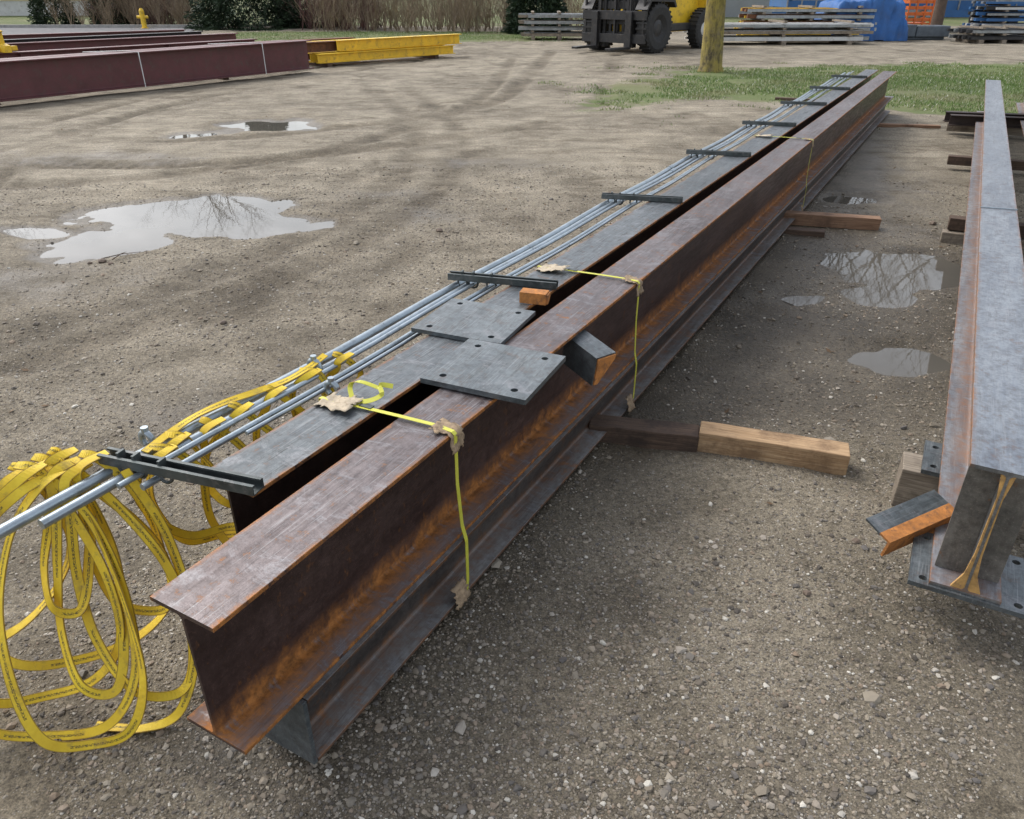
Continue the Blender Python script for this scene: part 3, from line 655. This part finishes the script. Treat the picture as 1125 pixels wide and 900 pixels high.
# ------------------------------------------------------------------ forklift
def forklift():
    e_=empty('forklift'); ma=[m_yel,m_bst,m_blk,m_wht]
    def part(name,mb,bev=.02):
        o=mb.obj(name,ma,bevel=bev); o.parent=e_; return o
    sidep=[(-1.45,.42),(1.1,.42),(1.15,.75),(.55,1.0),(-.1,1.05),(-.15,1.35),(-1.45,1.4)]
    Rm=Matrix(((0,1,0,0),(-1,0,0,0),(0,0,1,0),(0,0,0,1)))
    mb=MB(); mb.prism(sidep,-.55,.55,0,M=Rm); part('chassis',mb,.03)
    mb=MB(); mb.prism([(-2.0,.45),(-1.4,.40),(-1.4,1.45),(-1.75,1.42),(-2.05,1.15)],-.85,.85,0,M=Rm); part('counterweight',mb,.06)
    mb=MB(); mb.box(-.9,.35,-.72,-.56,.45,.62,1); mb.box(-.9,.35,.56,.72,.45,.62,1); mb.box(-.3,-.05,-.3,.3,1.36,1.9,1); mb.box(-.3,.2,-.3,.3,1.36,1.5,1); part('seat_and_steps',mb,.02)
    mb=MB()
    for y in (-.55,.55):
        mb.tube([(.75,y,.95),(.45,y,2.45),(-.75,y,2.5),(-1.1,y,1.4)],.045,8,1)
    for k in range(8): mb.box(-.7+k*.15,-.66+k*.15,-.55,.55,2.44,2.48,1)
    mb.box(.62,.70,-.5,.5,1.0,1.25,1); mb.tube([(.62,0,1.2),(.35,0,1.5)],.03,8,1); mb.tube([(.35+.02,.19*math.cos(a),1.5+.19*math.sin(a)) for a in np.linspace(0,6.28,20)],.015,6,1); part('overhead_guard',mb,0)
    mb=MB()
    for y in (-.55,-.38,.30,.47): mb.box(1.22,1.38,y,y+.08,.12,2.9,1)
    for z in (.3,.62,.95,1.3,2.2,2.8): mb.box(1.24,1.34,-.5,.5,z,z+.16,1)
    mb.tube([(1.3,-.2,.3),(1.3,-.2,2.6)],.05,8,1); mb.tube([(1.3,.2,.3),(1.3,.2,2.6)],.05,8,1); mb.tube([(1.3,0,.3),(1.3,0,2.6)],.07,8,1); part('mast',mb,.006)
    mb=MB(); mb.box(1.40,1.48,-.95,.95,.22,.42,1); mb.box(1.40,1.48,-.95,.95,.72,.92,1)
    for y in (-.9,-.45,0,.45,.85): mb.box(1.41,1.46,y,y+.05,.36,1.35,1)
    mb.box(1.40,1.47,-.95,.95,1.33,1.40,1)
    for y in (-.6,.42):
        mb.box(1.49,1.56,y,y+.18,.10,.9,1); mb.box(1.56,2.3,y+.01,y+.17,.10,.15,1)
    part('fork_carriage',mb,.008)
    prof=[(.18,-.10),(.30,-.16),(.46,-.17),(.53,-.14),(.545,-.06),(.545,.06),(.53,.14),(.46,.17),(.30,.16),(.18,.10)]
    hub=[(.0,-.12),(.10,-.12),(.19,-.10),(.29,-.145),(.30,-.10),(.30,.10),(.29,.145),(.19,.10),(.10,.12),(.0,.12)]
    for nm,x,sc_,yy in (('front',.9,1.0,.82),('rear',-1.3,.86,.78)):
        for sg in (-1,1):
            mb=MB(); M=Matrix.Translation((x,sg*yy,.545*sc_))@Matrix.Scale(sc_,4); mb.lathe(prof,M,28,2); mb.lathe(hub,M,20,1 if nm=='front' else 3)
            for k in range(28):
                a=2*math.pi*k/28; mb.box(-.02,.02,-.15,.15,.53,.565,2,M=M@Matrix.Rotation(a,4,'Y'))
            part('wheel_'+nm+('_left' if sg>0 else '_right'),mb,0)
    mb=MB()
    for sg in (-1,1): mb.prism([(.25,1.0),(.35,1.15),(1.35,1.18),(1.5,.95),(1.46,.93),(1.32,1.12),(.4,1.10),(.3,.98)],sg*.82-.17,sg*.82+.17,1,M=Rm)
    part('mudguards',mb,0)
    return e_
fk=forklift()
fk.matrix_world=Matrix.Translation((4.1,25.6,0.0))@Matrix.Rotation(math.radians(226),4,'Z')@Matrix.Scale(1.18,4)

# ------------------------------------------------------------------ vegetation
m_bark,nt,b=newmat('lichen_bark'); tc=nd(nt,'ShaderNodeTexCoord').outputs['Object']
g=nz(nt,sc(nt,tc,(1,1,.25)),14,6,.7,.6); l_=nz(nt,tc,3.5,6,.7)
col=mix(nt,mapr(nt,g,.4,.62),(.055,.042,.03),(.19,.15,.09)); col=mix(nt,mapr(nt,l_,.36,.56,0,.8),col,(.33,.26,.055)); col=mix(nt,mapr(nt,g,.5,.38,0,.6),col,(.06,.05,.03))
setb(nt,b,color=col,rough=.9,normal=bump(nt,g,.8,.03))
m_twig=simple('twig_bark',(.11,.08,.06),.9,0,.3,5)
def tree(name,x,y,H,r0,seed,mats,detail=4):
    rnd=random.Random(seed); mb=MB()
    def br(p,d,L,r,lv):
        n=6 if lv==0 else 4; pts=[p.copy()];rd=[r]; q=p.copy(); dd=d.copy()
        for i in range(n):
            dd=(dd+Vector((rnd.uniform(-1,1),rnd.uniform(-1,1),rnd.uniform(-.4,.7)))*(.07 if lv==0 else .2)).normalized()
            q=q+dd*L/n; pts.append(q.copy()); rd.append(r*(1-.62*(i+1)/n))
        if lv==0: rd[0]=r*1.35; pts.insert(1,pts[0]+(pts[1]-pts[0])*.15); rd.insert(1,r*1.05)
        mb.tube(pts,rd,(16,7,5,4,3)[min(lv,4)],0 if lv<2 else 1,cap=False)
        if lv>=detail: return
        for k in range((9,6,5,4)[min(lv,3)]):
            f=rnd.uniform(.38 if lv==0 else .25,1); j=min(int(f*(len(pts)-1)),len(pts)-2); pp=pts[j].lerp(pts[j+1],f*(len(pts)-1)-j)
            a=rnd.uniform(0,6.28); side=Vector((math.cos(a),math.sin(a),rnd.uniform(.1,.8)))
            br(pp,(dd*.6+side).normalized(),L*rnd.uniform(.38,.62),max(.004,rd[j]*.5),lv+1)
    br(Vector((0,0,-.05)),Vector((0,0,1)),H,r0,0)
    return mb.obj(name,mats,Matrix.Translation((x,y,0)))
tree('tree',4.42,18.4,7.5,.235,3,[m_bark,m_twig])
t1=tree('bare_tree',9.5,42,9.5,.22,8,[m_twig,m_twig])
for x,y,s_,r in ((17,34,1.0,2),(-3,47,1.1,4),(-19,46,.9,1),(22,46,1.2,5),(-33,50,1,3),(12.5,33.5,.9,1),(20,31,1,4)):
    o=bpy.data.objects.new('bare_tree',t1.data); scn.collection.objects.link(o); o.matrix_world=Matrix.Translation((x,y,0))@Matrix.Rotation(r,4,'Z')@Matrix.Scale(s_,4)
def shrubs(name,spots,col,seed,hmax):
    rg=np.random.default_rng(seed); V=[];F=[]
    for (x0,x1,y0,y1,nst) in spots:
        for k in range(nst):
            bx=rg.uniform(x0,x1);by=rg.uniform(y0,y1)
            for j in range(rg.integers(5,9)):
                p=np.array([bx,by,0.]); d=np.array([rg.normal(0,.28),rg.normal(0,.28),1.]); h=rg.uniform(.5,1)*hmax/5; r=.012
                for q in range(5):
                    p2=p+d*h; a=rg.uniform(0,6.28); o=np.array([math.cos(a),math.sin(a),0])*r; i0=len(V)
                    V+= [p-o,p+o,p2+o*.7,p2-o*.7]; F.append((i0,i0+1,i0+2,i0+3))
                    for w_ in range(3):
                        dq=d+rg.normal(0,.7,3)*[1,1,.5]; p3=p2+dq*h*.8; i0=len(V); V+=[p2-o*.5,p2+o*.5,p3+o*.2,p3-o*.2]; F.append((i0,i0+1,i0+2,i0+3))
                    p=p2; d=d+rg.normal(0,.2,3)*[1,1,.2]; r*=.8
    return npmesh(name,np.array(V),np.array(F),simple(name+'_bark',col,.9,0,.35,1.5))
shrubs('bare_shrubs',[(-8.5,-4.5,36,42,70),(-4.5,0.2,35.5,41,100),(-22.3,-15.5,41,46,100),(2,5,37,42,50)],(.24,.185,.125),5,3.0)
shrubs('reddish_bare_shrubs',[(-22,-17,43,48,110),(-9.5,-6,38,41,80)],(.17,.09,.08),6,3.2)
m_ev,nt,b=newmat('evergreen_needles'); ge=nd(nt,'ShaderNodeNewGeometry'); gi=ge.outputs['Random Per Island']
setb(nt,b,color=mix(nt,mapr(nt,nz(nt,ge.outputs['Position'],1.7,4),.35,.65),mix(nt,gi,(.008,.018,.008),(.02,.042,.018)),mix(nt,gi,(.02,.04,.015),(.045,.075,.03))),rough=.7)
def evergreen(name,x,y,R_,H_,n,seed):
    rg=np.random.default_rng(seed)
    h=rg.random(n)**1.1*H_; a=rg.random(n)*6.283; rr=R_*(1-h/H_)**.75*(.55+.45*rg.random(n)**.5)*(1+.18*np.sin(a*5+h*3)+.12*np.sin(a*11-h*7))
    P_=np.stack([x+rr*np.cos(a),y+rr*np.sin(a),h+.05-.12*rr],-1); P_[:,2]=np.maximum(P_[:,2],.03)
    d=np.stack([np.cos(a),np.sin(a),rg.normal(-.1,.4,n)],-1)+rg.normal(0,.35,(n,3)); d/=np.linalg.norm(d,axis=1)[:,None]
    s=rg.uniform(.08,.2,n)[:,None]; side=np.cross(d,rg.normal(0,1,(n,3))); side/=np.linalg.norm(side,axis=1)[:,None]
    V=np.stack([P_-side*s*.28,P_+side*s*.28,P_+d*s],1).reshape(-1,3); return npmesh(name,V,np.arange(3*n).reshape(-1,3),m_ev)
evergreen('evergreen_shrub',-12.3,40.2,2.6,5.5,42000,1); evergreen('evergreen_shrub',-9.9,41.5,1.6,4.2,16000,2); evergreen('evergreen_shrub',1.0,35.6,1.25,4,22000,3); evergreen('evergreen_shrub',-23.6,44,1.0,5,12000,4); evergreen('evergreen_shrub',-20.5,44,1.1,6,12000,5)
n=170000; bx=rng.uniform(.5,24,n); by=rng.uniform(10.4,20.8,n)
bx=np.concatenate([bx,rng.uniform(-12,3,30000)]);by=np.concatenate([by,rng.uniform(29,37,30000)])
g_=grassmask(bx,by)*.8+2.2*fbm(bx*1.3,by*1.3,50,4)+rng.random(len(bx))*.6+.25*(bx>6); kk=g_>.55; bx=bx[kk];by=by[kk]; zz,_,_=field(bx,by); n=len(bx)
P_=np.stack([bx,by,zz],-1); hh=rng.uniform(.02,.055,n); a=rng.random(n)*3.14; o=np.stack([np.cos(a),np.sin(a),0*a],-1)*.006
tp=np.stack([rng.normal(0,.02,n),rng.normal(0,.02,n),hh],-1)
V=np.stack([P_-o,P_+o,P_+tp],1).reshape(-1,3)
m_gr,nt,b=newmat('grass_blades'); ge=nd(nt,'ShaderNodeNewGeometry'); gi=ge.outputs['Random Per Island']
c_=mix(nt,gi,(.07,.14,.02),(.17,.26,.06)); c_=mix(nt,mapr(nt,nz(nt,ge.outputs['Position'],.9,4),.50,.66,0,.6),c_,(.28,.25,.13)); c_=mix(nt,mth(nt,'GREATER_THAN',gi,.94),c_,(.6,.6,.5)); setb(nt,b,color=c_,rough=.7)
npmesh('grass',V,np.arange(3*n).reshape(-1,3),m_gr)
n=900; lx=rng.uniform(-6,7,n); ly=rng.uniform(2,18,n); zz,_,_=field(lx,ly); P_=np.stack([lx,ly,zz+.006],-1); a=rng.random(n)*6.28; s=rng.uniform(.008,.022,n)[:,None]
d=np.stack([np.cos(a),np.sin(a),rng.normal(0,.25,n)],-1); e2=np.stack([-np.sin(a),np.cos(a),rng.normal(0,.25,n)],-1)
V=np.stack([P_-d*s,P_+e2*s*.5,P_+d*s,P_-e2*s*.5],1).reshape(-1,3); npmesh('dead_leaves',V,np.arange(4*n).reshape(-1,4),simple('dead_leaf',(.12,.075,.04),.9,0,.4,3))
mb=MB(); rs_=random.Random(4)
for (x,y,r) in ((-2.78,4.98,.03),(-2.70,4.93,.02),(-2.85,4.95,.018),(-.55,5.7,.03),(-1.6,3.9,.022),(1.15,2.0,.015),(2.05,2.75,.02),(.9,1.75,.014),(3.3,5.9,.03)):
    z0=float(field(np.array([x]),np.array([y]))[0][0])
    vs=[(x+v[0]*r*rs_.uniform(.8,1.2),y+v[1]*r*rs_.uniform(.7,1.1),z0+r*.3+v[2]*r*.6*rs_.uniform(.8,1.2)) for v in ico]; mb.add(vs,[tuple(f) for f in icf.tolist()],0,False)
mb.obj('loose_stones',[simple('brown_stone',(.14,.105,.08),.8,0,.4,20)])
mb=MB()
for (x,y,a,L) in ((-2.80,5.02,.3,.25),(-2.72,5.0,1.1,.16),(-1.0,3.6,2.0,.12),(2.5,2.6,.7,.18),(1.9,6.2,.4,.3)):
    z0=float(field(np.array([x]),np.array([y]))[0][0])+.012; mb.tube([(x,y,z0),(x+L*.5*math.cos(a),y+L*.5*math.sin(a),z0+.02),(x+L*math.cos(a+.3),y+L*math.sin(a+.3),z0+.004)],[.004,.003,.0015],6)
mb.obj('fallen_twigs',[m_twig])

# ------------------------------------------------------------------ road, buildings, yard stock
m_as=simple('asphalt',(.13,.13,.135),.85,0,.15,2,(.17,.165,.155),.1)
mb=MB(); mb.add([(-120,30.5,.035),(-13.0,32.4,.035),(-14.5,39.5,.035),(-120,42,.035)],[(0,1,2,3)]); mb.obj('asphalt_road',[m_as])
m_kerb=simple('concrete_kerb',(.33,.32,.30),.8); mb=MB(); mb.box(-120,-14.4,39.6,39.8,0,.16); mb.obj('kerb',[m_kerb])
m_glass,nt,b=newmat('window_glass'); setb(nt,b,color=(.03,.035,.04),rough=.08)
m_cream=simple('cream_siding',(.58,.49,.32),.7,0,.08,1); m_roof=simple('roof_sheet',(.30,.31,.32),.5,.3,.1,1)
e_=empty('warehouse_building'); mb=MB(); mb.box(-62,-29.5,59,75,0,.9,1); mb.box(-62.05,-29.45,58.95,75.05,.9,5.2,0); mb.obj('walls',[m_cream,m_wht]).parent=e_
mb=MB()
for k in range(9): mb.box(-60+k*3.3,-58.6+k*3.3,58.90,58.93,1.3,2.6); mb.box(-60.08+k*3.3,-58.52+k*3.3,58.935,58.945,1.22,2.68)
mb.obj('windows',[m_glass]).parent=e_
mb=MB(); mb.prism([(58.6,5.2),(75.4,5.2),(67,8.2)],-62.5,-29,0); mb.obj('roof',[m_roof]).parent=e_
mb=MB(); mb.tube([(-16.9,39.0,0),(-16.9,39.0,.75)],.11,12); mb.tube([(-16.9,39,.75),(-16.9,39,.86)],[.11,.05],12); mb.tube([(-17.15,39,.5),(-16.65,39,.5)],.06,8); mb.tube([(-16.9,39,0),(-16.9,39,.06)],.17,12); mb.obj('fire_hydrant',[m_yel])
m_blue=simple('blue_tarp',(.02,.10,.30),.55,0,.35,2,None,.2); m_bluep=simple('blue_paint',(.03,.12,.30),.5,0,.2,1); m_org=simple('orange_plastic',(.65,.14,.02),.5,0,.15,3)
def stock(name,x0,y0,L,ang,rows,mats,seed):
    rnd=random.Random(seed); mb=MB(); M=Matrix.Translation((x0,y0,0))@Matrix.Rotation(ang,4,'Z')
    z=.12
    for k in range(3): mb.box(L*(.08+.4*k),L*(.08+.4*k)+.14,-.1,1.5,0,.12,len(mats)-1,M=M)
    for r in range(rows):
        y=0
        while y<1.4:
            wd=rnd.uniform(.06,.16); h=rnd.uniform(.07,.12); mb.box(rnd.uniform(-.3,.2),L+rnd.uniform(-.3,.3),y,y+wd-.01,z,z+h,rnd.randrange(len(mats)-1),M=M); y+=wd
        z+=.14
        for k in range(3): mb.box(L*(.08+.4*k),L*(.08+.4*k)+.1,-.05,1.45,z-.01,z+.05,len(mats)-1,M=M)
        z+=.06
    mb.obj(name,mats)
stock('steel_bar_stack',6.2,27.6,5.6,.06,3,[m_gst,m_gst,m_gry,m_wht,m_gry],1)
stock('steel_bar_stack',8.4,29.8,4.2,.0,5,[m_gst,m_yel,m_gst,m_brr,m_gry],2)
stock('steel_bar_stack',.5,30.5,2.4,-.02,4,[m_gst,m_gst,m_gry,m_gry],3)
stock('steel_bar_stack',15.6,28.4,1.9,.0,2,[m_bst,m_bst,m_gst,m_gry],4)
stock('steel_bar_stack',18.5,33,7,.05,6,[m_gst,m_bst,m_bluep,m_wht,m_gry],5)
nu,nv=60,44; vs=[];fs=[]
for i in range(nu+1):
    for j in range(nv+1):
        u=i/nu*2-1;v=j/nv*2-1; e1=max(abs(u),abs(v)); top=1.45-.45*abs(u-.2)+.12*math.sin(u*7)
        k=min(1,max(0,(1-e1)/.2)); x=12.6+u*1.4; y=31+v*1.2; z=top*(k**.6)+.16*mnoise.noise(Vector((x*1.6,y*1.6,0)))+.09*(1-abs(mnoise.noise(Vector((x*4,y*4,3)))))*k
        vs.append((x+.12*mnoise.noise(Vector((x*5,z*2,1))),y+.14*mnoise.noise(Vector((x*5,z*2,9))),max(.01,z)))
for i in range(nu):
    for j in range(nv): a=i*(nv+1)+j; fs.append((a,a+nv+1,a+nv+2,a+1))
mb=MB(); mb.add(vs,fs,0,True); mb.obj('blue_tarp_covered_pile',[m_blue])
mb=MB()
for z in (.55,.75,.95,1.15,1.35): mb.box(0,.95,0,.03,z,z+.11); mb.box(0,.03,.031,.8,z,z+.11); mb.box(.92,.95,.031,.8,z,z+.11)
for x in (0,.3,.62,.9): mb.box(x,x+.05,-.03,-.001,.0,1.5)
mb.box(.031,.919,.031,.8,.45,.5); mb.obj('orange_stillage_crate',[m_org],Matrix.Translation((14.8,32,0)))
mb=MB(); mb.box(-1.6,-.02,0,1,.1,.5); mb.box(.0,1.2,0,.9,.1,.46); mb.box(-1.5,1.1,.1,.8,0,.098)
mb.obj('grey_storage_box',[simple('slate_grey',(.10,.12,.14),.5)],Matrix.Translation((14.6,30.5,0)),bevel=.03)
def trailer(x,y,L,matb,name):
    e_=empty(name); mb=MB(); mb.box(x,x+L,y,y+2.4,.95,1.15,0); mb.box(x,x+L,y-.022,y-.002,.85,1.2,0); mb.box(x,x+.1,y,y+2.4,1.152,2.4,0)
    for k in range(int(L/.6)): mb.box(x+k*.6,x+k*.6+.06,y-.05,y-.024,.85,1.3,1)
    mb.obj('deck',[matb,m_gst]).parent=e_
    mb=MB(); prof=[(.12,-.1),(.25,-.14),(.42,-.14),(.48,-.08),(.48,.08),(.42,.14),(.25,.14),(.12,.1)]
    for wx in (x+1.2,x+2.4,x+L-1.5):
        for yy in (y+.15,y+2.2): mb.lathe(prof,Matrix.Translation((wx,yy,.48)),20,0)
    mb.obj('wheels',[m_blk]).parent=e_
    mb=MB()
    for k in range(5): mb.box(x+.3,x+L-.3,y+.2+k*.42,y+.5+k*.42,1.16,1.5,0)
    mb.obj('load',[m_gst]).parent=e_
trailer(11.5,36,11,m_bluep,'flatbed_trailer'); trailer(24.5,35,10,m_bluep,'flatbed_trailer')
e_=empty('workshop_building'); mb=MB(); mb.box(8,70,56,80,0,6.5,0); mb.box(7.98,70,55.96,55.995,0,1.0,1); mb.obj('walls',[m_wht,m_bluep]).parent=e_
mb=MB()
for k in range(5): mb.box(12+k*11,17+k*11,55.90,55.95,0,4.5)
mb.obj('roller_doors',[m_roof]).parent=e_
mb=MB(); mb.prism([(55.5,6.505),(80.5,6.505),(68,10)],7.5,70.5,0); mb.obj('roof',[m_roof]).parent=e_
